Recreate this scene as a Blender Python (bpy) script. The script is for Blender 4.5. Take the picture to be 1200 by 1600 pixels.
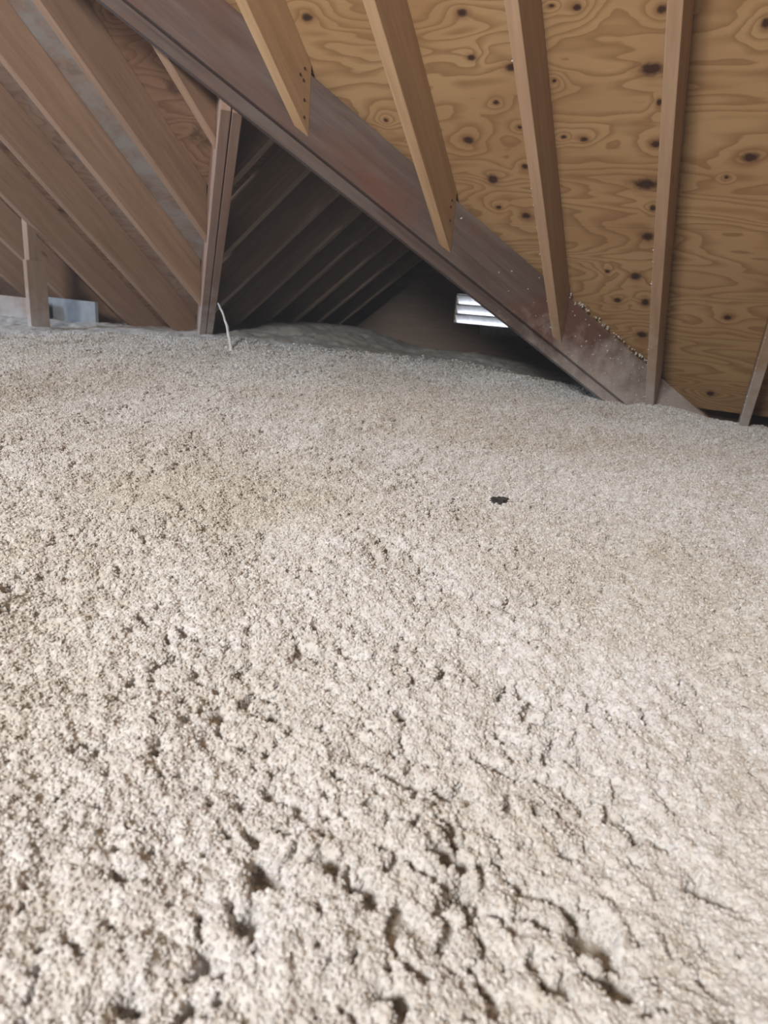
import bpy, bmesh, math, random
import numpy as np
from mathutils import Vector, Matrix

for o in list(bpy.data.objects):
    bpy.data.objects.remove(o, do_unlink=True)
SC = bpy.context.scene
COL = SC.collection
random.seed(7)
rng = np.random.default_rng(7)

# ------------------------------------------------------------------ frame of the place
# X runs along the main ridge, Y runs down the main roof towards the eave, Z is up.
H = 0.80                        # camera height above the attic floor boards
T = 0.7911                      # roof pitch (tangent), both wings alike
SQ = math.sqrt(1 + T * T)
DEP = 0.178                     # rafter depth
TH = 0.038                      # thickness of a framing board
CB = 2.2907 + H                 # underside of main rafters: z = CB - T*y
CP = CB + DEP * SQ              # underside of main roof deck
KV = -3.7228                    # near face of the long valley beam: x - y = KV
KC = KV - 0.057                 # centre line of the long valley
SVL, SVG, SVR = 0.300, 0.354, 0.408   # short valley: x + y = left face, joint, right face
CW = CP - T * SVG               # wing left deck:  z = CW + T*x
CR = CP + T * KC                # wing right deck: z = CR - T*x
XR = (CR - CW) / (2 * T)        # wing ridge
ZR = (CR + CW) / 2
YG = 5.05                       # wing gable wall
YM = -0.8                       # main ridge
RX = [-3.559 - .4064 * 2, -3.559 - .4064, -3.559, -3.157, -2.746, -2.353, -1.956, -1.537, -1.118, -0.7137, -0.3133, 0.095]

# ------------------------------------------------------------------ camera
FPX = 1036.35
yaw, pitch, roll = 0.450958, 0.307264, 0.083808
fw = Vector((-math.sin(yaw) * math.cos(pitch), math.cos(yaw) * math.cos(pitch), -math.sin(pitch)))
rt = Vector((math.cos(yaw), math.sin(yaw), 0))
up = rt.cross(fw)
r2 = math.cos(roll) * rt + math.sin(roll) * up
u2 = -math.sin(roll) * rt + math.cos(roll) * up
CAM = Vector((0, 0, H))
cd = bpy.data.cameras.new('camera')
cam = bpy.data.objects.new('camera', cd)
COL.objects.link(cam)
m3 = Matrix((r2, u2, -fw)).transposed()
cam.matrix_world = Matrix.Translation(CAM) @ m3.to_4x4()
cd.sensor_fit = 'VERTICAL'
cd.sensor_height = 24.0
cd.lens = 24.0 * FPX / 1600.0
cd.clip_start = 0.02
cd.dof.use_dof = True
cd.dof.focus_distance = 1.35
cd.dof.aperture_fstop = 4.6
SC.camera = cam

def ray(px, py):
    return r2 * ((px - 600) / FPX) - u2 * ((py - 800) / FPX) + fw

def on_plane(px, py, n, c):
    """world point where the pixel's ray meets n.p = c"""
    d = ray(px, py); n = Vector(n)
    s = (c - n.dot(CAM)) / n.dot(d)
    return CAM + d * s

# ------------------------------------------------------------------ light
W = bpy.data.worlds.new('World'); SC.world = W; W.use_nodes = True
W.node_tree.nodes['Background'].inputs[0].default_value = (0.80, 0.88, 1.0, 1)
W.node_tree.nodes['Background'].inputs[1].default_value = 6.0
W.cycles.sampling_method = 'NONE'          # sealed attic: daylight comes in through the lights at its openings
SC.view_settings.view_transform = 'Standard'
SC.view_settings.look = 'None'
SC.view_settings.gamma = 1.0
SC.view_settings.exposure = 0.0
SC.view_settings.use_curve_mapping = False

def area(name, loc, target, sx, sy, energy, color):
    l = bpy.data.lights.new(name, 'AREA'); l.shape = 'RECTANGLE'
    l.size = sx; l.size_y = sy; l.energy = energy; l.color = color
    o = bpy.data.objects.new(name, l); COL.objects.link(o)
    o.location = loc
    o.rotation_euler = (Vector(target) - Vector(loc)).to_track_quat('-Z', 'Y').to_euler()
    return o
# daylight from the left gable end, the attic lamp behind the camera, and the sky outside the wing's louvred vent
area('gable_window_left_offscreen', (-5.55, 0.2, H + 1.1), (-1.8, 1.2, H - 0.36), 0.8, 0.8, 165, (0.66, 0.80, 1.0))
area('attic_lamp_behind_offscreen', (-0.6, -2.2, H + 1.45), (-0.8, 2.0, H + 0.35), 0.6, 0.6, 188, (1.0, 0.965, 0.935))
area('vent_sky_daylight', (-1.684, 10.0, H + 2.2), (-1.684, 5.05, H - 0.02), 6.0, 5.0, 3200, (0.86, 0.92, 1.0))
# fine dust hanging in the attic air
vs = W.node_tree.nodes.new('ShaderNodeVolumeScatter')
vs.inputs['Color'].default_value = (0.86, 0.91, 1.0, 1); vs.inputs['Density'].default_value = 0.011; vs.inputs['Anisotropy'].default_value = 0.1
W.node_tree.links.new(vs.outputs[0], W.node_tree.nodes['World Output'].inputs['Volume'])
SC.cycles.max_bounces = 4
SC.cycles.diffuse_bounces = 2

# ------------------------------------------------------------------ materials
class NT:
    def __init__(s, name):
        s.m = bpy.data.materials.new(name); s.m.use_nodes = True
        s.t = s.m.node_tree; s.t.nodes.clear()
        s.out = s.n('ShaderNodeOutputMaterial'); s.b = s.n('ShaderNodeBsdfPrincipled')
        s.t.links.new(s.b.outputs[0], s.out.inputs[0])
        s.b.inputs['Roughness'].default_value = .8
        s.b.inputs['Specular IOR Level'].default_value = .2
    def n(s, t, **k):
        x = s.t.nodes.new(t)
        for a, b in k.items(): setattr(x, a, b)
        return x
    def l(s, a, b): s.t.links.new(a, b)
    def math(s, op, a, b=None, clamp=False):
        x = s.n('ShaderNodeMath', operation=op); x.use_clamp = clamp
        for i, v in enumerate((a, b)):
            if v is None: continue
            if isinstance(v, (int, float)): x.inputs[i].default_value = v
            else: s.l(v, x.inputs[i])
        return x.outputs[0]
    def mix(s, f, a, b, mode='MIX'):
        x = s.n('ShaderNodeMix', data_type='RGBA', blend_type=mode)
        for i, v in ((0, f), (6, a), (7, b)):
            if isinstance(v, (int, float)): x.inputs[i].default_value = v
            elif isinstance(v, tuple): x.inputs[i].default_value = (*v, 1)
            else: s.l(v, x.inputs[i])
        return x.outputs[2]
    def noise(s, vec, scale, detail=4, rough=.55, dist=0.0):
        x = s.n('ShaderNodeTexNoise'); x.inputs['Scale'].default_value = scale
        x.inputs['Detail'].default_value = detail; x.inputs['Roughness'].default_value = rough
        x.inputs['Distortion'].default_value = dist
        s.l(vec, x.inputs['Vector']); return x.outputs['Fac']
    def mapping(s, vec, loc=(0, 0, 0), scale=(1, 1, 1)):
        x = s.n('ShaderNodeMapping')
        x.inputs['Location'].default_value = loc; x.inputs['Scale'].default_value = scale
        s.l(vec, x.inputs['Vector']); return x.outputs[0]
    def ramp(s, f, a, b, lo=0.0, hi=1.0):
        x = s.n('ShaderNodeMapRange'); x.clamp = True
        x.inputs[1].default_value = a; x.inputs[2].default_value = b
        x.inputs[3].default_value = lo; x.inputs[4].default_value = hi
        s.l(f, x.inputs[0]); return x.outputs[0]
    def bump(s, h, strength, dist):
        x = s.n('ShaderNodeBump'); x.inputs['Strength'].default_value = strength
        x.inputs['Distance'].default_value = dist
        s.l(h, x.inputs['Height']); s.l(x.outputs[0], s.b.inputs['Normal'])

def wood(name, light, dark, knot=(.10, .05, .03), red=None, grey=None, dust=None, grain=1.0, rough=.75):
    """sawn timber; local x runs along the board"""
    g = NT(name)
    tc = g.n('ShaderNodeTexCoord'); oi = g.n('ShaderNodeObjectInfo')
    off = g.n('ShaderNodeVectorMath', operation='SCALE'); off.inputs[0].default_value = (31, 17, 23)
    g.l(oi.outputs['Random'], off.inputs['Scale'])
    ad = g.n('ShaderNodeVectorMath', operation='ADD'); g.l(tc.outputs['Object'], ad.inputs[0]); g.l(off.outputs[0], ad.inputs[1])
    v = ad.outputs[0]
    n1 = g.noise(g.mapping(v, scale=(1.1, 16, 16)), 2.2, 5, .6, .5)
    n2 = g.noise(g.mapping(v, scale=(3, 90, 90)), 2.0, 3, .6)
    n3 = g.noise(g.mapping(v, scale=(1.4, 3, 3)), 1.5, 3, .5)
    f = g.math('ADD', g.math('MULTIPLY', n1, .75 * grain), g.math('MULTIPLY', n2, .25 * grain))
    f = g.ramp(f, .32 * grain, .68 * grain)
    col = g.mix(f, dark, light)
    if red: col = g.mix(g.ramp(n3, .48, .72, 0, .75), col, red)
    if grey: col = g.mix(g.ramp(g.noise(g.mapping(v, scale=(.8, 2.5, 2.5)), 2.3, 3), .5, .75, 0, .7), col, grey)
    # knots
    vo = g.n('ShaderNodeTexVoronoi'); vo.inputs['Scale'].default_value = 1.0
    g.l(g.mapping(v, scale=(3.1, 11, 9)), vo.inputs['Vector'])
    sp = g.n('ShaderNodeSeparateColor'); g.l(vo.outputs['Color'], sp.inputs[0])
    k = g.math('MULTIPLY', g.ramp(vo.outputs['Distance'], .11, .05), g.ramp(sp.outputs[0], .72, .74))
    col = g.mix(g.math('MULTIPLY', k, .8), col, knot)
    # board-to-board difference
    hs = g.n('ShaderNodeHueSaturation'); g.l(col, hs.inputs['Color'])
    g.l(g.ramp(oi.outputs['Random'], 0, 1, .88, 1.1), hs.inputs['Value'])
    col = hs.outputs[0]
    if dust:
        ge = g.n('ShaderNodeNewGeometry'); sz = g.n('ShaderNodeSeparateXYZ'); g.l(ge.outputs['Position'], sz.inputs[0])
        low = g.ramp(sz.outputs[2], H - .42, H + .22, 1, 0)
        nd = g.noise(ge.outputs['Position'], 9, 6, .65)
        nf = g.noise(ge.outputs['Position'], 55, 3, .6)
        d1 = g.ramp(g.math('ADD', g.math('MULTIPLY', low, .85), g.math('SUBTRACT', nd, .5)), .34, .80, 0, .78)
        d2 = g.math('MULTIPLY', g.ramp(g.math('ADD', nf, g.math('MULTIPLY', low, .13)), .74, .80, 0, .8), g.ramp(low, .02, .3))
        col = g.mix(g.math('MAXIMUM', d1, d2), col, dust)
    g.l(col, g.b.inputs['Base Color'])
    g.b.inputs['Roughness'].default_value = rough
    g.bump(n2, .25, .003)
    return g.m

M_PINE = wood('pale_pine', (.52, .345, .195), (.40, .245, .130), dust=None)
M_PINE2 = wood('dusty_pine', (.47, .315, .200), (.36, .225, .135), dust=(.60, .56, .52))
M_OLD = wood('aged_pine', (.42, .275, .185), (.30, .185, .12))
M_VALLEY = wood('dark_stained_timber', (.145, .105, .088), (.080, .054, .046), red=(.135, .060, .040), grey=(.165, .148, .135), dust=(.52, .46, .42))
M_SHORT = wood('reddish_timber', (.36, .25, .195), (.26, .17, .13), red=(.30, .17, .12), dust=(.52, .48, .46))
M_WING = wood('weathered_timber', (.41, .305, .235), (.31, .225, .175))
M_STUD = wood('grey_brown_stud', (.33, .24, .175), (.25, .17, .12), dust=(.45, .44, .44))
M_GABLE = wood('aged_board', (.27, .21, .17), (.20, .15, .12), dust=None)

# --- plywood: contour-line figure of rotary cut veneer, drawn in the roof plane (local x along the eave, y down the slope)
def plane_uv(px, py):
    P = on_plane(px, py, (0, T, 1), CP)
    return P.x, P.y * SQ
KNOTS = [(722, 20, 9, 7), (737, 90, 7, 5), (800, 105, 11, 7), (775, 160, 5, 4), (732, 219, 9, 6), (770, 280, 9, 7),
         (902, 12, 7, 6), (862, 9, 5, 3), (1034, 15, 9, 7), (1018, 108, 19, 11), (1030, 160, 5, 6), (1025, 225, 9, 6),
         (1010, 288, 22, 9), (1020, 325, 5, 5), (1012, 370, 10, 7), (993, 432, 9, 6), (949, 424, 4, 3), (965, 469, 6, 4),
         (1008, 472, 7, 6), (1003, 523, 9, 5), (1137, 496, 7, 4), (1110, 615, 7, 4), (1172, 246, 15, 8), (1197, 36, 8, 9),
         (480, 27, 9, 7), (603, 188, 3, 3), (913, 218, 7, 4), (881, 214, 5, 3), (779, 324, 5, 3), (822, 337, 8, 5),
         (820, 260, 6, 4), (812, 199, 4, 3), (866, 126, 4, 3), (1135, 277, 4, 3)]
def plywood(name, base, line, warm, stain=False, knots=True):
    g = NT(name)
    tc = g.n('ShaderNodeTexCoord'); v = tc.outputs['Object']
    # warp so the contour lines wander
    h = g.noise(g.mapping(v, loc=(3.7, 1.3, 0), scale=(1.0, 4.6, 0)), 1.0, 2.0, .45, .45)
    h2 = g.noise(g.mapping(v, loc=(9, 4, 0), scale=(3.5, 15, 0)), 1.0, 2, .5)
    if knots:
        dm = None
        for px, py, a, b in KNOTS:
            u, w = plane_uv(px, py)
            u1, _ = plane_uv(px + a, py); _, w1 = plane_uv(px, py + b)
            ru, rw = abs(u1 - u), abs(w1 - w)
            mp = g.n('ShaderNodeMapping', vector_type='TEXTURE')
            mp.inputs['Location'].default_value = (u, w, 0); mp.inputs['Scale'].default_value = (ru, rw, 1)
            g.l(v, mp.inputs['Vector'])
            ln = g.n('ShaderNodeVectorMath', operation='LENGTH'); g.l(mp.outputs[0], ln.inputs[0])
            d = ln.outputs['Value']
            dm = d if dm is None else g.math('MINIMUM', dm, d)
    else:
        vo = g.n('ShaderNodeTexVoronoi'); vo.inputs['Scale'].default_value = 1
        g.l(g.mapping(v, scale=(3.2, 5.5, 0)), vo.inputs['Vector'])
        dm = g.math('MULTIPLY', vo.outputs['Distance'], 14)
    ring = g.math('DIVIDE', 1.0, g.math('ADD', 1.0, g.math('MULTIPLY', g.math('MULTIPLY', dm, dm), .06)))
    fld = g.math('ADD', g.math('ADD', g.math('MULTIPLY', h, 15), g.math('MULTIPLY', h2, 1.8)), g.math('MULTIPLY', ring, 2.6))
    fr = g.math('FRACT', fld)
    # soft rise, sharp fall of a growth ring
    late = g.math('MULTIPLY', g.ramp(fr, .40, .88), g.ramp(fr, 1.0, .92))
    fib = g.noise(g.mapping(v, scale=(6, 130, 0)), 1.5, 3, .6)
    patch = g.noise(g.mapping(v, loc=(5, 2, 0), scale=(1.2, 2.6, 0)), 1.4, 3, .5)
    col = g.mix(g.ramp(patch, .35, .7), base, warm)
    col = g.mix(g.math('MULTIPLY', late, .72), col, line)
    col = g.mix(g.ramp(fib, .55, .8, 0, .22), col, line)
    kn = g.noise(v, 60, 2)
    dk = g.math('ADD', dm, g.math('MULTIPLY', g.math('SUBTRACT', kn, .5), .7))
    col = g.mix(g.ramp(dk, 2.1, .9, 0, .45), col, (.19, .085, .035))
    col = g.mix(g.ramp(dk, 1.15, .55, 0, .93), col, (.045, .020, .014))
    if stain:
        st = g.noise(g.mapping(v, loc=(2.2, 7.1, 0), scale=(3.2, 3.2, 0)), 1.6, 5, .62)
        sx = g.n('ShaderNodeSeparateXYZ'); g.l(v, sx.inputs[0])
        col = g.mix(g.ramp(st, .56, .70, 0, .8), col, (.085, .045, .032))
        st2 = g.noise(g.mapping(v, loc=(8.2, 3.1, 0), scale=(2.6, 4.2, 0)), 1.9, 5, .65)
        band = g.math('MULTIPLY', g.ramp(sx.outputs[0], -2.42, -2.50), g.ramp(sx.outputs[0], -3.2, -2.8))
        col = g.mix(g.math('MULTIPLY', g.ramp(st2, .36, .6, .25, .85), band), col, (.36, .35, .34))
    g.l(col, g.b.inputs['Base Color'])
    g.b.inputs['Roughness'].default_value = .7
    g.bump(fib, .12, .002)
    return g.m
M_PLY = plywood('plywood', (.50, .325, .165), (.285, .150, .065), (.42, .25, .12))
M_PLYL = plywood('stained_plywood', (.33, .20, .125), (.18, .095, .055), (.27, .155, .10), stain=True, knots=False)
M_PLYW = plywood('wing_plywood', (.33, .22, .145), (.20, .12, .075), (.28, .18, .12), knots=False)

def plain(name, c, rough=.8, spec=.2):
    g = NT(name); g.b.inputs['Roughness'].default_value = rough; g.b.inputs['Specular IOR Level'].default_value = spec
    tc = g.n('ShaderNodeTexCoord'); n = g.noise(tc.outputs['Object'], 18, 5, .6)
    g.l(g.mix(g.ramp(n, .3, .7), tuple(x * .82 for x in c), tuple(min(1, x * 1.1) for x in c)), g.b.inputs['Base Color'])
    g.bump(n, .2, .003)
    return g.m
M_NAIL = plain('rusty_steel', (.07, .03, .022), .6, .4)
M_WHITE = plain('white_louvre_metal', (.80, .80, .82), .5, .3)
M_FOAM = plain('grey_blue_foam', (.27, .29, .31), .9)
M_CORD = plain('dusty_cord', (.62, .60, .58), .95)
M_DEBRIS = plain('dark_debris', (.05, .045, .04), .95)
M_GYP = plain('gypsum_board', (.45, .42, .38), .95)

def fluff(name, inst):
    g = NT(name)
    ge = g.n('ShaderNodeNewGeometry'); p = ge.outputs['Position']
    big = g.noise(g.mapping(p, loc=(4.4, 1.7, 0)), 1.7, 2.5, .6)
    mid = g.noise(p, 13, 1.5, .6)
    fine = g.noise(p, 150, 1.5, .6) if not inst else None
    c = g.mix(g.ramp(big, .40, .66), (.545, .54, .53), (.48, .455, .415))
    c = g.mix(g.ramp(mid, .54, .80, 0, .42), c, (.41, .365, .31))
    if not inst: c = g.mix(g.ramp(fine, .35, .75, 0, .30), c, (.62, .615, .605))
    if inst:
        at = g.n('ShaderNodeAttribute', attribute_type='INSTANCER', attribute_name='tone')
        t = at.outputs['Fac']
        c = g.mix(g.ramp(t, .0, .45, .6, 0), c, (.38, .335, .28))
        c = g.mix(g.ramp(t, .7, 1.0, 0, .5), c, (.70, .695, .685))
    g.l(c, g.b.inputs['Base Color'])
    g.b.inputs['Roughness'].default_value = .95
    g.b.inputs['Specular IOR Level'].default_value = .12
    if not inst:
        g.bump(fine, .6, .005)
    return g.m
M_FLUFF = fluff('blown_insulation', False)
M_CRUMB = fluff('insulation_crumb', True)

# ------------------------------------------------------------------ builders
def link(o, parent=None):
    COL.objects.link(o)
    if parent is not None:
        o.parent = parent
    return o
def tag(o, label=None, cat=None, group=None, kind=None):
    if label: o['label'] = label
    if cat: o['category'] = cat
    if group: o['group'] = group
    if kind: o['kind'] = kind
    return o
def empty(name, loc):
    o = bpy.data.objects.new(name, None); o.empty_display_size = .1; o.location = loc
    link(o); bpy.context.view_layer.update(); return o
def prism(name, edges, mat, parent=None, bevel=.003, axis=None):
    """edges: 4 (start, end) pairs of world points going round the section; local x runs along the board"""
    S = [Vector(a) for a, b in edges]; E = [Vector(b) for a, b in edges]
    ax = (axis or (sum(E, Vector()) - sum(S, Vector()))).normalized()
    side = (S[1] - S[0]); side = (side - ax * side.dot(ax)).normalized()
    nz = ax.cross(side)
    org = sum(E, Vector()) / 4
    Mx = Matrix.Translation(org) @ Matrix((ax, side, nz)).transposed().to_4x4()
    inv = Mx.inverted()
    bm = bmesh.new()
    vs = [bm.verts.new(inv @ q) for q in S + E]
    bm.faces.new(vs[0:4]); bm.faces.new(vs[4:8])
    for i in range(4):
        j = (i + 1) % 4
        bm.faces.new((vs[i], vs[j], vs[4 + j], vs[4 + i]))
    bmesh.ops.recalc_face_normals(bm, faces=bm.faces)
    if bevel:
        bmesh.ops.bevel(bm, geom=bm.edges[:], offset=bevel, segments=2, affect='EDGES', profile=.6)
    me = bpy.data.meshes.new(name); bm.to_mesh(me); bm.free()
    me.materials.append(mat)
    o = bpy.data.objects.new(name, me)
    link(o)
    if parent is not None:
        o.parent = parent; o.matrix_parent_inverse = parent.matrix_world.inverted()
    o.matrix_world = Mx
    return o
def box(name, lo, hi, mat, parent=None, bevel=.002):
    (x0, y0, z0), (x1, y1, z1) = lo, hi
    L = [x1 - x0, y1 - y0, z1 - z0]; a = L.index(max(L))
    def c(x, y, z): return (x, y, z)
    if a == 0: e = [((x0, y, z), (x1, y, z)) for y, z in ((y0, z0), (y1, z0), (y1, z1), (y0, z1))]
    elif a == 1: e = [((x, y0, z), (x, y1, z)) for x, z in ((x0, z0), (x1, z0), (x1, z1), (x0, z1))]
    else: e = [((x, y, z1), (x, y, z0)) for x, y in ((x0, y0), (x1, y0), (x1, y1), (x0, y1))]
    return prism(name, e, mat, parent, bevel)
def nail(P, n, parent, r=.006):
    bm = bmesh.new(); bmesh.ops.create_cone(bm, cap_ends=True, segments=8, radius1=r, radius2=r * .8, depth=.004)
    me = bpy.data.meshes.new('nail'); bm.to_mesh(me); bm.free(); me.materials.append(M_NAIL)
    o = bpy.data.objects.new('nail', me); link(o)
    o.parent = parent; o.matrix_parent_inverse = parent.matrix_world.inverted()
    o.matrix_world = Matrix.Translation(P) @ Vector(n).to_track_quat('Z', 'Y').to_matrix().to_4x4()

# ------------------------------------------------------------------ roof decks
def struct(name):
    o = empty(name, (0, 0, 0)); o['kind'] = 'structure'; return o
def deck_sheet(parent, u0, u1, v0, v1, org, ux, vx, nx, mat, th=.0125, gap=.0015):
    """plywood sheet; local x,y lie in the roof plane"""
    Mx = Matrix.Translation(org) @ Matrix((ux, vx, nx)).transposed().to_4x4()
    bm = bmesh.new(); g = gap
    q = [(u0 + g, v0 + g), (u1 - g, v0 + g), (u1 - g, v1 - g), (u0 + g, v1 - g)]
    a = [bm.verts.new((x, y, 0)) for x, y in q]; b = [bm.verts.new((x, y, th)) for x, y in q]
    bm.faces.new(a); bm.faces.new(b)
    for i in range(4): bm.faces.new((a[i], a[(i + 1) % 4], b[(i + 1) % 4], b[i]))
    bmesh.ops.recalc_face_normals(bm, faces=bm.faces)
    me = bpy.data.meshes.new('plywood_sheet'); bm.to_mesh(me); bm.free(); me.materials.append(mat)
    o = bpy.data.objects.new('plywood_sheet', me); link(o, parent); o.matrix_world = Mx
    return o
def sheet_poly(parent, poly, org, ux, vx, nx, mat, th=.0125, name='plywood_sheet'):
    Mx = Matrix.Translation(org) @ Matrix((ux, vx, nx)).transposed().to_4x4()
    bm = bmesh.new()
    a = [bm.verts.new((x, y, 0)) for x, y in poly]; b = [bm.verts.new((x, y, th)) for x, y in poly]
    bm.faces.new(a); bm.faces.new(b); n = len(poly)
    for i in range(n): bm.faces.new((a[i], a[(i + 1) % n], b[(i + 1) % n], b[i]))
    bmesh.ops.recalc_face_normals(bm, faces=bm.faces)
    me = bpy.data.meshes.new(name); bm.to_mesh(me); bm.free(); me.materials.append(mat)
    o = bpy.data.objects.new(name, me); link(o, parent); o.matrix_world = Mx
    return o
def clip(poly, a, b, c):
    """keep a*u + b*v <= c"""
    out = []
    for i in range(len(poly)):
        p, q = poly[i], poly[(i + 1) % len(poly)]
        fp, fq = a * p[0] + b * p[1] - c, a * q[0] + b * q[1] - c
        if fp <= 0: out.append(p)
        if (fp < 0 < fq) or (fq < 0 < fp):
            t = fp / (fp - fq); out.append((p[0] + t * (q[0] - p[0]), p[1] + t * (q[1] - p[1])))
    return out
uM, vM, nM = Vector((1, 0, 0)), Vector((0, 1, -T)).normalized(), Vector((0, T, 1)).normalized()
oM = Vector((0, 0, CP))
main = struct('ceiling')
V = lambda y: y * SQ
ysm = 2.768                                   # the seam that shows
rows = [V(ysm) - 1.22 * 3, V(ysm) - 1.22 * 2, V(ysm) - 1.22, V(ysm), V(ysm) + 1.22]
X0, X1 = -5.6, 2.6
for i in range(4):
    v0, v1 = rows[i], rows[i + 1]
    if i == 0: v0 = V(YM)
    us = [X0, -3.2, -.76 - (1.22 if i % 2 else 0) + .0, 1.68 - (1.22 if i % 2 else 0), X1]
    us = sorted(us)
    for j in range(4):
        g = .0012
        base = [(us[j] + g, v0 + g), (us[j + 1] - g, v0 + g), (us[j + 1] - g, v1 - g), (us[j] + g, v1 - g)]
        # the deck right of the long valley, and left of the short valley (plus the cripple bay above)
        right = clip(clip(base, -1, 1 / SQ, -KC), 0, 1, V(3.665))         # x - y >= KC
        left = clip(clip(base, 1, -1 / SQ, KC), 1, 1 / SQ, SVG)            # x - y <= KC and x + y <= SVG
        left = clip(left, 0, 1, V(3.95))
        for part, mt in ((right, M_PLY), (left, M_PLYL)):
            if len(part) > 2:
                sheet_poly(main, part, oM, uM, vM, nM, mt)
sheet_poly(main, clip([(-.9, V(3.50)), (X1, V(3.50)), (X1, V(3.92)), (-.9, V(3.92))], -1, 1 / SQ, -(KC - .072)), oM + nM * .075, uM, vM, nM, M_GABLE, name='gap_shade_board')  # board added above the deck, keeps the gap at its edge in shadow
# the back slope of the main roof, behind the camera
back = struct('ceiling')
oB = Vector((0, YM, CP - T * YM)); vB = Vector((0, -1, -T)).normalized()
for u0, u1 in ((X0, -3.2), (-3.2, -.76), (-.76, 1.68), (1.68, X1)):
    for v0 in (0, 1.22, 2.44, 3.66):
        sheet_poly(back, [(u0, v0), (u1, v0), (u1, v0 + 1.2185), (u0, v0 + 1.2185)], oB, Vector((-1, 0, 0)) * -1, vB, Vector((0, -T, 1)).normalized(), M_PLY)
# the wing's two slopes
wl = struct('ceiling'); oL = Vector((XR, 0, ZR)); vL = Vector((-1, 0, -T)).normalized()
wr = struct('ceiling'); vR = Vector((1, 0, -T)).normalized()
for i in range(2):
    for j in range(2):
        v0, v1 = i * 1.22 + .001, (i + 1) * 1.22 - .001
        u0, u1 = (1.9, 3.6) if j == 0 else (3.602, YG)
        base = [(u0, v0), (u1, v0), (u1, v1), (u0, v1)]
        # left: world y = u ; x = XR - v/SQ ; keep x + y >= SVG
        a = clip(base, -1, 1 / SQ, XR - SVG)
        a = clip(a, 0, 1, (XR + 3.5) * SQ)
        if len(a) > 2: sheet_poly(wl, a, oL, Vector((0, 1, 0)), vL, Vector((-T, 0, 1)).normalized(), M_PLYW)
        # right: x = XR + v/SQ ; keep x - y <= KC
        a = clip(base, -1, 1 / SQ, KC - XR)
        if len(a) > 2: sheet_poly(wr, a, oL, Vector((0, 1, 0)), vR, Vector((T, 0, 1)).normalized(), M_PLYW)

# ------------------------------------------------------------------ walls and floor boards
def wall_poly(name, pts, nrm, th, mat):
    """flat wall from world points, thickened outwards along nrm"""
    nrm = Vector(nrm)
    bm = bmesh.new()
    a = [bm.verts.new(Vector(p)) for p in pts]; b = [bm.verts.new(Vector(p) + nrm * th) for p in pts]
    bm.faces.new(a); bm.faces.new(b); n = len(pts)
    for i in range(n): bm.faces.new((a[i], a[(i + 1) % n], b[(i + 1) % n], b[i]))
    bmesh.ops.recalc_face_normals(bm, faces=bm.faces)
    me = bpy.data.meshes.new(name); bm.to_mesh(me); bm.free(); me.materials.append(mat)
    o = bpy.data.objects.new(name, me); link(o); o['kind'] = 'structure'; return o
zt = CP - T * YM
for nm, x, s in (('wall_left', X0, -1), ('wall_right', X1, 1)):
    wall_poly(nm, [(x, -5.4, 0), (x, 4.0, 0), (x, 4.0, .05), (x, 3.95, CP - T * 3.95 + .02), (x, YM, zt + .02), (x, -5.3, 0.02)], (s, 0, 0), .03, M_GABLE)
box('floor', (X0, -5.4, -.03), (X1, YG + .1, 0), M_GYP, bevel=0)['kind'] = 'structure'
wall_poly('wall_back', [(X0, -4.60, 0), (X1, -4.60, 0), (X1, -4.60, .96), (X0, -4.60, .96)], (0, -1, 0), .03, M_GABLE)
# eave closures of the main roof either side of the wing
wall_poly('wall_front', [(-.9, 3.90, 0), (X1, 3.90, 0), (X1, 3.90, CP - T * 3.90 + .10), (-.9, 3.90, CP - T * 3.90 + .10)], (0, 1, 0), .03, M_GABLE)
wall_poly('wall_front', [(X0, 3.97, 0), (-2.9, 3.97, 0), (-2.9, 3.97, .35), (X0, 3.97, .35)], (0, 1, 0), .03, M_GABLE)

# ------------------------------------------------------------------ wing gable wall with its louvred vent
vTL = on_plane(711, 459, (0, 1, 0), YG); vBL = on_plane(709, 503, (0, 1, 0), YG)
VX0 = vBL.x; VX1 = 2 * XR - VX0; VZ0 = vBL.z - .070; VZ1 = vTL.z + .002
hw = (ZR - 0) / T
OX0, OX1, OZ0, OZ1 = VX0 - .02, VX1 + .02, VZ0 - .02, VZ1 + .02
for nm, pts in (('wall_gable', [(XR - hw, YG, 0), (XR + hw, YG, 0), (XR + hw - OZ0 / T, YG, OZ0), (XR - hw + OZ0 / T, YG, OZ0)]),
                ('wall_gable', [(XR - hw + OZ0 / T, YG, OZ0), (OX0, YG, OZ0), (OX0, YG, OZ1), (XR - hw + OZ1 / T, YG, OZ1)]),
                ('wall_gable', [(OX1, YG, OZ0), (XR + hw - OZ0 / T, YG, OZ0), (XR + hw - OZ1 / T, YG, OZ1), (OX1, YG, OZ1)]),
                ('wall_gable', [(XR - hw + OZ1 / T, YG, OZ1), (XR + hw - OZ1 / T, YG, OZ1), (XR, YG, ZR + .01)])):
    wall_poly(nm, pts, (0, 1, 0), .03, M_GABLE)
vent = empty('louvre_vent', (XR, YG + .02, VZ0))
tag(vent, 'white louvred gable vent glowing with daylight beyond the dark sloping beam', 'vent')
for lo, hi in (((VX0 - .02, YG - .006, VZ0 - .02), (VX1 + .02, YG + .07, VZ0)), ((VX0 - .02, YG - .006, VZ1), (VX1 + .02, YG + .07, VZ1 + .02)),
               ((VX0 - .02, YG - .006, VZ0), (VX0, YG + .07, VZ1)), ((VX1, YG - .006, VZ0), (VX1 + .02, YG + .07, VZ1))):
    box('vent_frame', lo, hi, M_GABLE, vent, .001)
pitch_z = (vTL.z - vBL.z) / 3.0
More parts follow.
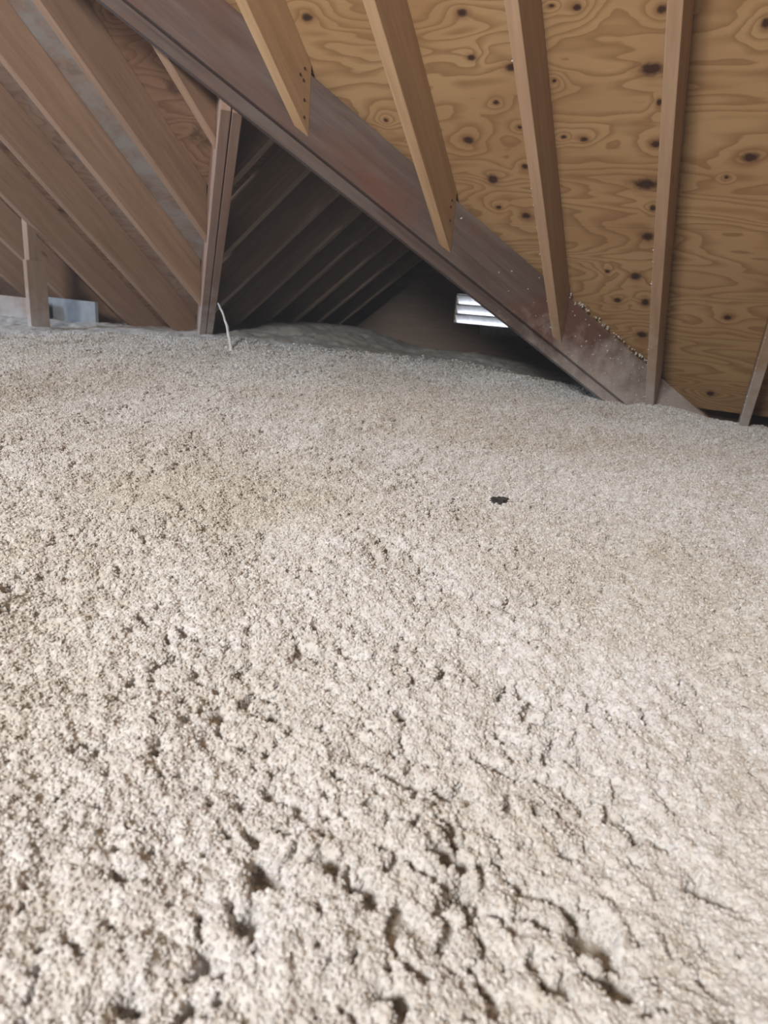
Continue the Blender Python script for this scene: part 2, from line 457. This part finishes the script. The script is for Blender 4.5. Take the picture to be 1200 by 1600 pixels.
for i in range(-1, 3):
    zi = vBL.z + pitch_z * i            # lower, outer edge ; the inner edge is higher and ends in a lip
    xa, xb = VX0 + .001, VX1 - .001
    sl = []
    for yy, zz in ((YG + .062, zi - .004), (YG + .066, zi), (YG + .010, zi + pitch_z * .98), (YG + .004, zi + pitch_z * .96)):
        sl.append(((xa, yy, zz), (xb, yy, zz)))
    slat = prism('louvre_slat', sl, M_WHITE, vent, .0005)
    box('slat_lip', (xa, YG + .0005, zi + pitch_z * .85), (xb, YG + .0035, zi + pitch_z * .98), M_WHITE, vent, 0)
box('blank_strip', (VX0 - .015, YG - .012, VZ0 - .015), (VX0 + .212, YG - .0055, vBL.z - .004), M_GABLE, vent, 0)

# ------------------------------------------------------------------ rafters
zb = lambda y: CB - T * y
zp = lambda y: CP - T * y - .001
def rafter(x, ystart, yend_f, mat, label, group):
    """yend_f(x) gives where each long edge is cut"""
    xs = (x, x + TH)
    # section order: bottom-left, bottom-right, top-right, top-left ; a plumb cut shares the same y top and bottom
    e = []
    for xx, zf in ((xs[0], zb), (xs[1], zb), (xs[1], zp), (xs[0], zp)):
        y1 = yend_f(xx)
        e.append(((xx, ystart(xx), zf(ystart(xx))), (xx, y1, zf(y1))))
    o = prism('rafter', e, mat, None, .003)
    return tag(o, label, 'rafter', group)
top = lambda x: YM + .02
LV = lambda x: x - KV
SVe = lambda x: SVL - x
g1 = 'jack rafters nailed to the long valley beam'
g2 = 'rafters of the main roof beside the paired boards'
R1 = rafter(RX[7], top, LV, M_PINE, 'yellow pine rafter with dark nail heads at its pointed tip on the dark beam', g1)
R2 = rafter(RX[8], top, LV, M_PINE, 'pine rafter whose pointed tip meets the dark beam next below the nail-studded rafter', g1)
R3 = rafter(RX[9], top, LV, M_PINE2, 'pine rafter whose pointed tip meets the dusty lower end of the dark beam', g1)
R4 = rafter(RX[10], top, LV, M_PINE2, 'dusty pine rafter crossing the plywood down to the foot of the dark beam', g1)
R5 = rafter(RX[11], top, lambda x: 3.70, M_PINE2, 'greyish rafter reaching the insulation beside the dark gap under the plywood edge', g1)
far = lambda x: max(x - KV + .1146, YM + .02)
R0 = rafter(RX[6], far, SVe, M_OLD, 'short orange rafter fitted between the dark beam and the paired boards', g2)
RA = rafter(RX[5], far, SVe, M_OLD, 'long brown rafter meeting the paired boards highest, next to grey stained plywood', g2)
RB = rafter(RX[4], far, SVe, M_OLD, 'brown rafter meeting the paired boards just above the insulation, with a dark knot', g2)
RC = rafter(RX[3], far, SVe, M_OLD, 'brown rafter sinking into insulation at the foot of the paired boards', g2)
RD = rafter(RX[2], far, lambda x: 3.9, M_OLD, 'shadowed brown rafter with the short stud under it', g2)
RE = rafter(RX[1], far, lambda x: 3.9, M_OLD, 'dim brown rafter behind the short stud, above the grey panel', g2)
RF = rafter(RX[0], far, lambda x: 3.9, M_OLD, 'dim brown rafter furthest beyond the short stud', g2)
for px, py in ((476, 107), (474, 125), (469, 116), (475, 156), (475, 183)):
    nail(on_plane(px, py, (1, 0, 0), RX[7] + TH), (1, 0, 0), R1)
for px, py in ((706, 313), (704, 323), (703, 344)):
    nail(on_plane(px, py, (1, 0, 0), RX[8] + TH), (1, 0, 0), R2)

# wing left slope
gw = 'rafters of the dark wing roof'
WY = [2.452, 2.805, 3.152, 3.480, 3.765, 4.085, 4.41, 4.74]
WL = ['grey brown wing rafter meeting the paired boards highest, close under the dark beam',
      'grey brown wing rafter meeting the paired boards midway down',
      'grey brown wing rafter meeting the paired boards just above the hanging cord',
      'dark wing rafter sinking into the insulation beside the hanging cord',
      'dark wing rafter sinking into the insulation second beyond the hanging cord',
      'faint wing rafter in the shade third beyond the hanging cord',
      'faint wing rafter in deep shade next to the last before the gable wall',
      'faint wing rafter in deep shade nearest the gable wall']
for y, lab in zip(WY, WL):
    ys = (y - TH, y)
    zwb = lambda x: CW + T * x - DEP * SQ
    zwt = lambda x: CW + T * x - .001
    e = []
    for yy, zf in ((ys[0], zwb), (ys[1], zwb), (ys[1], zwt), (ys[0], zwt)):
        xe = max(SVR - yy, -3.30)
        e.append(((XR - .0185, yy, zf(XR - .0185)), (xe, yy, zf(xe))))
    tag(prism('rafter', e, M_WING, None, .003), lab, 'rafter', gw)
# ridge boards
tag(box('ridge_board', (XR - .019, 2.172, ZR - .24), (XR + .019, YG - .005, ZR - .02), M_WING), 'ridge board of the wing running back behind the dark beam', 'ridge board')

# ------------------------------------------------------------------ valleys
axL = Vector((1, 1, -T))
def valley_ply(name, d0, d1, ztop, zbot, y0, y1, mat, parent):
    """board of the long valley between x-y = KV-d0*sqrt2 and KV-d1*sqrt2 ; heights measured down from the deck"""
    e = []
    for d, dz in ((d0, zbot), (d1, zbot), (d1, ztop), (d0, ztop)):
        q = d / math.sqrt(2)
        pts = []
        for y in (y0, y1):
            x = y + KV
            pts.append((x - q, y + q, CP - T * y - dz))
        e.append(tuple(pts))
    return prism(name, e, mat, parent, .003, axL)
vb = empty('valley_beam', (3.9 + KV, 3.9, 0))
tag(vb, 'large dark reddish valley beam of two planks sloping down into the insulation', 'beam')
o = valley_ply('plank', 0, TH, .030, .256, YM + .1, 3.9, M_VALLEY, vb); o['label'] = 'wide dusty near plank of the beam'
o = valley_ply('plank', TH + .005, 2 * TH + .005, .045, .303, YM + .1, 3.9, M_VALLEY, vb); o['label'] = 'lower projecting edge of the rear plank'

axS = Vector((-1, 1, -T))
def short_ply(s0, s1, ztop, zbot, y0, y1, mat, parent, cut=.048):
    e = []
    for s, dz in ((s0, zbot), (s1, zbot), (s1, ztop), (s0, ztop)):
        h = (s - SVG) / 2
        pts = []
        for yy, up_ in ((y0, cut if dz == zbot else 0), (y1, 0)):
            x = SVG - yy
            pts.append((x + h, yy + h, CP - T * yy - dz + up_))
        e.append(tuple(pts))
    return prism('board', e, mat, parent, .0025, axS)
sv = empty('valley_boards', (SVG - 3.7, 3.7, 0))
tag(sv, 'pair of narrow reddish boards standing side by side under the dark beam', 'beam')
short_ply(SVL, SVG - .003, .04, .314, 2.0965, 3.75, M_SHORT, sv)
short_ply(SVG + .003, SVR, .04, .317, 2.0965, 3.75, M_SHORT, sv)

# ------------------------------------------------------------------ small things at the left
st = empty('stud', (-3.6, 2.6, 0))
tag(st, 'short upright stud with a wider board nailed to its front, before the brown cross board', 'stud')
box('post', (-3.60, 2.585, .0), (-3.559, 2.64, H + .32), M_STUD, st)
box('board', (-3.560, 2.545, .0), (-3.53, 2.665, H + .058), M_STUD, st)
P0 = on_plane(0, 461, (0, 1, 0), 2.95); P1 = on_plane(128, 461, (0, 1, 0), 2.95); P2 = on_plane(0, 494, (0, 1, 0), 2.95)
tag(box('cross_board', (X0 + .02, 2.95, P2.z), (-3.97, 2.988, P0.z), M_STUD), 'brown cross board on edge behind the short stud', 'board')
Q0 = on_plane(152, 472, (0, 1, 0), 3.08)
tag(box('foam_panel', (on_plane(66, 472, (0, 1, 0), 3.08).x, 3.06, .2), (Q0.x, 3.085, Q0.z), M_FOAM), 'dim grey blue foam panel standing behind the short stud', 'panel')

# ------------------------------------------------------------------ blown insulation
CTRL = np.array([(0, 0, -.40), (0, .3, -.40), (-.6, .5, -.395), (.5, .6, -.41), (-.5, 1.2, -.375), (.3, 1.2, -.40), (-1.5, 1.2, -.36), (-1.2, 2.0, -.34), (0, 2.0, -.385),
                 (-2.2, 2.2, -.315), (-2.75, 3.1, -.268), (-3.15, 3.26, -.29), (-3.53, 3.26, -.292), (-3.75, 2.75, -.315), (-4.3, 2.9, -.30), (-2.85, 3.48, -.246), (-2.79, 3.77, -.20),
                 (-2.8, 4.2, -.20), (-.45, 3.25, -.372), (-.3, 3.36, -.368), (.1, 3.42, -.415), (.5, 3.4, -.43), (-1.1, 3.3, -.325), (-1.6, 3.6, -.29), (-1.6, 4.2, -.30), (-1.6, 5, -.36), (-.6, 4.3, -.36),
                 (-5, 2, -.36), (-3, 1, -.35), (.1, 3.62, -.445), (1, 2.5, -.42), (1.5, 1, -.42), (-1, -1, -.42), (1, -1, -.42), (-4, -1, -.40), (-4, 0.5, -.37)])
def base_h(x, y):
    w = 0; s = 0
    for cx, cy, cz in CTRL:
        k = 1.0 / (((x - cx) ** 2 + (y - cy) ** 2 + .012) ** 1.6)
        w = w + k; s = s + k * cz
    return s / w
def vnoise(x, y, seed):
    xi = np.floor(x).astype(np.int64); yi = np.floor(y).astype(np.int64)
    fx = x - xi; fy = y - yi
    fx = fx * fx * fx * (fx * (fx * 6 - 15) + 10); fy = fy * fy * fy * (fy * (fy * 6 - 15) + 10)
    def hsh(a, b):
        h = (a * 374761393 + b * 668265263 + seed * 974711) & 0xffffffff
        h = ((h ^ (h >> 13)) * 1274126177) & 0xffffffff
        return ((h ^ (h >> 16)) & 0xffff) / 65535.0
    a = hsh(xi, yi); b = hsh(xi + 1, yi); c = hsh(xi, yi + 1); d = hsh(xi + 1, yi + 1)
    return (a * (1 - fx) + b * fx) * (1 - fy) + (c * (1 - fx) + d * fx) * fy - .5
def ground(px, py, z=-.385):
    d = ray(px, py); s = z / d.z
    return d.x * s, d.y * s
PITS = []
for px, py, r, dep in ((415, 1080, .014, .020), (625, 1092, .011, .018), (1015, 1107, .014, .022), (525, 851, .009, .016), (655, 838, .007, .012),
                       (575, 1115, .010, .016), (700, 1300, .022, .022), (940, 1420, .024, .02), (505, 1320, .012, .018), (570, 1360, .012, .02),
                       (380, 1400, .014, .022), (330, 1470, .011, .018), (205, 1525, .010, .02), (625, 1525, .012, .022), (1110, 1350, .016, .018),
                       (900, 1300, .012, .018), (420, 1335, .016, .018), (700, 1030, .013, .014), (820, 1065, .012, .014), (870, 1150, .016, .014),
                       (660, 1160, .010, .014), (1130, 1015, .012, .014), (195, 1335, .010, .014), (250, 1140, .010, .014), (150, 1140, .012, .014),
                       (1000, 1240, .010, .014), (870, 940, .012, .010), (570, 990, .009, .012), (720, 1355, .018, .02), (980, 1500, .012, .02)):
    gx, gy = ground(px, py); PITS.append((gx, gy, r, dep))
# tessellation: a disc of rings, finer towards its middle and over the part of the floor in use
rr = np.concatenate([[.03], .13 * np.exp(np.arange(0, math.log(7.2 / .13), .0055))])
th = [math.radians(-92)]
while th[-1] < math.radians(68): th.append(th[-1] + .0032)
while th[-1] < math.radians(268) - .02: th.append(th[-1] + .035)
th = np.array(th)
GR, GT = np.meshgrid(rr, th, indexing='ij')
x = (GR * np.sin(GT)).ravel(); y = (GR * np.cos(GT)).ravel()
z = base_h(x, y)
wx = x + .03 * vnoise(x * 9, y * 9, 91); wy = y + .03 * vnoise(x * 9, y * 9, 92)
z += .024 * vnoise(x * 2.3, y * 2.3, 1) + .020 * vnoise(wx * 6, wy * 6, 2) + .011 * vnoise(wx * 15, wy * 15, 3)
n4 = vnoise(wx * 34, wy * 34, 4); n5 = vnoise(x * 78 + n4, y * 78, 5)
n6 = vnoise(x * 150 + n5, y * 150, 6)
z += .0065 * n4 + .006 * n5 + .004 * n6
# ragged little holes between the tufts
hole = vnoise(x * 88, y * 88, 8) + .35 * n6 + .42 * vnoise(x * 11, y * 11, 9)
hw_ = np.clip((hole - .29) / .09, 0, 1)
z -= .011 * hw_
pitw = np.zeros_like(x)
for cx, cy, r, dep in PITS:
    q = np.sqrt((x - cx) ** 2 + ((y - cy) * 1.2) ** 2) / (.8 * r) + n5 * 1.1 + n6 * .7
    k = 1 / (1 + np.exp((q - 1) * 7)); pitw = np.maximum(pitw, k); z -= .95 * dep * k
z += H
# tufts lean over, so the edges of the holes overhang
x = x + .003 * n4 + .003 * vnoise(x * 110, y * 110, 21)
y = y + .003 * vnoise(x * 40, y * 40, 23) + .003 * vnoise(x * 110, y * 110, 24)
roof = np.maximum(CP - T * y, np.where(y > 1.9, np.minimum(CW + T * x, CR - T * x), -9))
ok = (z < roof - .004) & (z > .02) & (x > -5.57) & (x < 2.57) & (y > -4.58) & (y < YG - .01)
nx, ny = len(rr), len(th)
idx = np.arange(nx * ny).reshape(nx, ny)
q = np.stack([idx[:-1, :-1], idx[1:, :-1], idx[1:, 1:], idx[:-1, 1:]], -1).reshape(-1, 4)
seam = np.stack([idx[:-1, -1], idx[1:, -1], idx[1:, 0], idx[:-1, 0]], -1)
q = np.concatenate([q, seam])
q = q[ok[q].all(1)]
used = np.unique(q); remap = -np.ones(nx * ny, int); remap[used] = np.arange(len(used))
q = remap[q]; co = np.stack([x, y, z], -1)[used]
me = bpy.data.meshes.new('insulation')
me.vertices.add(len(co)); me.vertices.foreach_set('co', co.ravel().astype(np.float32))
me.loops.add(q.size); me.loops.foreach_set('vertex_index', q.ravel().astype(np.int32))
me.polygons.add(len(q)); me.polygons.foreach_set('loop_start', np.arange(0, q.size, 4, dtype=np.int32))
me.polygons.foreach_set('use_smooth', np.ones(len(q), bool))
me.update(calc_edges=True)
dist = np.sqrt(co[:, 0] ** 2 + co[:, 1] ** 2)
azi = np.degrees(np.arctan2(co[:, 0], co[:, 1]))
infr = np.clip((azi + 84) / 4, 0, 1) * np.clip((52 - azi) / 6, 0, 1) * np.clip((dist - .14) / .04, 0, 1) * np.clip((4.0 - dist) / .6, 0, 1)
size = .0014 + .0011 * dist
dens = .30 / (size ** 2) * (1 - .35 * np.maximum(pitw[used], hw_[used])) * infr
for nm, arr in (('density', dens), ('size', size)):
    a = me.attributes.new(nm, 'FLOAT', 'POINT'); a.data.foreach_set('value', arr.astype(np.float32))
me.materials.append(M_FLUFF); me.materials.append(M_CRUMB)
ins = bpy.data.objects.new('insulation', me); link(ins)
tag(ins, 'fluffy off white blown-in loose insulation covering the whole attic floor', 'insulation', kind='stuff')

# loose crumbs lying on it
ng = bpy.data.node_groups.new('crumbs', 'GeometryNodeTree')
ng.interface.new_socket('Geometry', in_out='INPUT', socket_type='NodeSocketGeometry')
ng.interface.new_socket('Geometry', in_out='OUTPUT', socket_type='NodeSocketGeometry')
N = ng.nodes.new; Lk = ng.links.new
gi = N('NodeGroupInput'); go = N('NodeGroupOutput')
dp = N('GeometryNodeDistributePointsOnFaces'); Lk(gi.outputs[0], dp.inputs['Mesh'])
ad = N('GeometryNodeInputNamedAttribute'); ad.data_type = 'FLOAT'; ad.inputs[0].default_value = 'density'
Lk(ad.outputs[0], dp.inputs['Density'])
asz = N('GeometryNodeInputNamedAttribute'); asz.data_type = 'FLOAT'; asz.inputs[0].default_value = 'size'
ico = N('GeometryNodeMeshIcoSphere'); ico.inputs['Radius'].default_value = 1.0; ico.inputs['Subdivisions'].default_value = 2
nz = N('ShaderNodeTexNoise'); nz.inputs['Scale'].default_value = 2.3; nz.inputs['Detail'].default_value = 3
sub = N('ShaderNodeVectorMath'); sub.operation = 'SUBTRACT'; sub.inputs[1].default_value = (.5, .5, .5); Lk(nz.outputs['Color'], sub.inputs[0])
scl = N('ShaderNodeVectorMath'); scl.operation = 'SCALE'; scl.inputs['Scale'].default_value = 3.0; Lk(sub.outputs[0], scl.inputs[0])
sp = N('GeometryNodeSetPosition'); Lk(ico.outputs['Mesh'], sp.inputs['Geometry']); Lk(scl.outputs[0], sp.inputs['Offset'])
sm = N('GeometryNodeSetMaterial'); sm.inputs['Material'].default_value = M_CRUMB; Lk(sp.outputs[0], sm.inputs['Geometry'])
def rnd(kind, lo, hi, seed):
    r = N('FunctionNodeRandomValue'); r.data_type = kind
    if kind == 'FLOAT_VECTOR': r.inputs[0].default_value = lo; r.inputs[1].default_value = hi; out = r.outputs[0]
    else: r.inputs[2].default_value = lo; r.inputs[3].default_value = hi; out = r.outputs[1]
    r.inputs['Seed'].default_value = seed; return out
iop = N('GeometryNodeInstanceOnPoints'); Lk(dp.outputs['Points'], iop.inputs['Points']); Lk(sm.outputs[0], iop.inputs['Instance'])
Lk(rnd('FLOAT_VECTOR', (0, 0, 0), (6.28, 6.28, 6.28), 1), iop.inputs['Rotation'])
sv3 = N('ShaderNodeVectorMath'); sv3.operation = 'SCALE'; Lk(rnd('FLOAT_VECTOR', (.35, .35, .35), (1.25, 1.25, 1.25), 2), sv3.inputs[0]); Lk(asz.outputs[0], sv3.inputs['Scale'])
Lk(sv3.outputs[0], iop.inputs['Scale'])
sna = N('GeometryNodeStoreNamedAttribute'); sna.data_type = 'FLOAT'; sna.domain = 'INSTANCE'; sna.inputs['Name'].default_value = 'tone'
Lk(iop.outputs[0], sna.inputs['Geometry']); Lk(rnd('FLOAT', 0., 1., 3), sna.inputs['Value'])
jn = N('GeometryNodeJoinGeometry'); Lk(gi.outputs[0], jn.inputs[0]); Lk(sna.outputs[0], jn.inputs[0])
Lk(jn.outputs[0], go.inputs[0])
md = ins.modifiers.new('crumbs', 'NODES'); md.node_group = ng
def surf(px, py):
    """point of the insulation surface under a pixel"""
    d = ray(px, py); s = -.385 / d.z
    for _ in range(25):
        hz = float(base_h(np.array([d.x * s]), np.array([d.y * s]))[0]); s = .5 * s + .5 * hz / d.z
    X, Y = d.x * s, d.y * s
    j = np.argmin((co[:, 0] - X) ** 2 + (co[:, 1] - Y) ** 2)
    return Vector(co[j])

# ------------------------------------------------------------------ dark clump and cord
P = surf(782, 774)
bm = bmesh.new(); bmesh.ops.create_icosphere(bm, subdivisions=3, radius=1)
for v in bm.verts:
    n = v.co.normalized()
    k = 1 + .35 * math.sin(n.x * 5 + 1) * math.sin(n.y * 6) + .22 * math.sin(n.z * 11 + n.x * 9) + random.uniform(-.1, .1)
    v.co = Vector((n.x * .017, n.y * .012, n.z * .008)) * k
me = bpy.data.meshes.new('debris'); bm.to_mesh(me); bm.free(); me.materials.append(M_DEBRIS)
o = bpy.data.objects.new('debris', me); link(o); o.location = P + Vector((0, 0, .005)); o.rotation_euler = (0, 0, yaw)
tag(o, 'small dark clump of debris lying on the pale insulation', 'debris')

A = on_plane(341, 474, (1, 1, 0), .412); Bp = surf(362, 546) + Vector((0, 0, -.01))
cu = bpy.data.curves.new('cord', 'CURVE'); cu.dimensions = '3D'
spn = cu.splines.new('POLY'); K = 14; spn.points.add(K)
for i in range(K + 1):
    t = i / K
    p = A.lerp(Bp, t) + Vector((.010 * math.sin(t * 3.1), 0, .018 * math.sin(t * math.pi))) + Vector((random.uniform(-1, 1), random.uniform(-1, 1), 0)) * .0015
    spn.points[i].co = (*p, 1); spn.points[i].radius = .55 + .7 * t + random.uniform(-.12, .12)
cu.bevel_depth = .0075; cu.bevel_resolution = 2
tmp = bpy.data.objects.new('cord_tmp', cu); COL.objects.link(tmp)
dg = bpy.context.evaluated_depsgraph_get()
cme = bpy.data.meshes.new_from_object(tmp.evaluated_get(dg))
bpy.data.objects.remove(tmp)
cme.materials.clear(); cme.materials.append(M_CORD)
o = bpy.data.objects.new('cord', cme); link(o)
tag(o, 'whitish dust-covered cord hanging from the paired boards into the insulation', 'cord')

# ------------------------------------------------------------------ fluff stuck to the timbers
bm = bmesh.new()
def speck(P, r):
    ret = bmesh.ops.create_icosphere(bm, subdivisions=1, radius=r, matrix=Matrix.Translation(P))
    for v in ret['verts']:
        v.co += Vector((random.uniform(-1, 1), random.uniform(-1, 1), random.uniform(-1, 1))) * r * .5
for i in range(110):                                    # along the deck edge over the long valley
    y = random.uniform(2.98, 3.42); dz = abs(random.gauss(0, .012))
    speck((y + KV + .004, y - .003, CP - T * y - .012 - dz), random.uniform(.002, .0045))
for i in range(110):                                    # on the beam's dusty face
    y = 3.5 - abs(random.gauss(0, .28)); dz = random.uniform(.05, .25)
    speck((y + KV + .003, y, CP - T * y - dz), random.uniform(.0015, .004))
for xr, ys in ((RX[9], (2.0, 3.0)), (RX[10], (2.6, 3.4)), (RX[11], (2.9, 3.4))):
    for i in range(16):
        y = random.uniform(*ys); speck((xr + random.uniform(-.001, .004), y, CB - T * y + random.uniform(-.002, .01)), random.uniform(.0015, .0035))
me = bpy.data.meshes.new('insulation_specks'); bm.to_mesh(me); bm.free(); me.materials.append(M_FLUFF)
o = bpy.data.objects.new('insulation_specks', me); link(o)
tag(o, 'tiny white insulation specks stuck to the beam and rafters', 'insulation', kind='stuff')
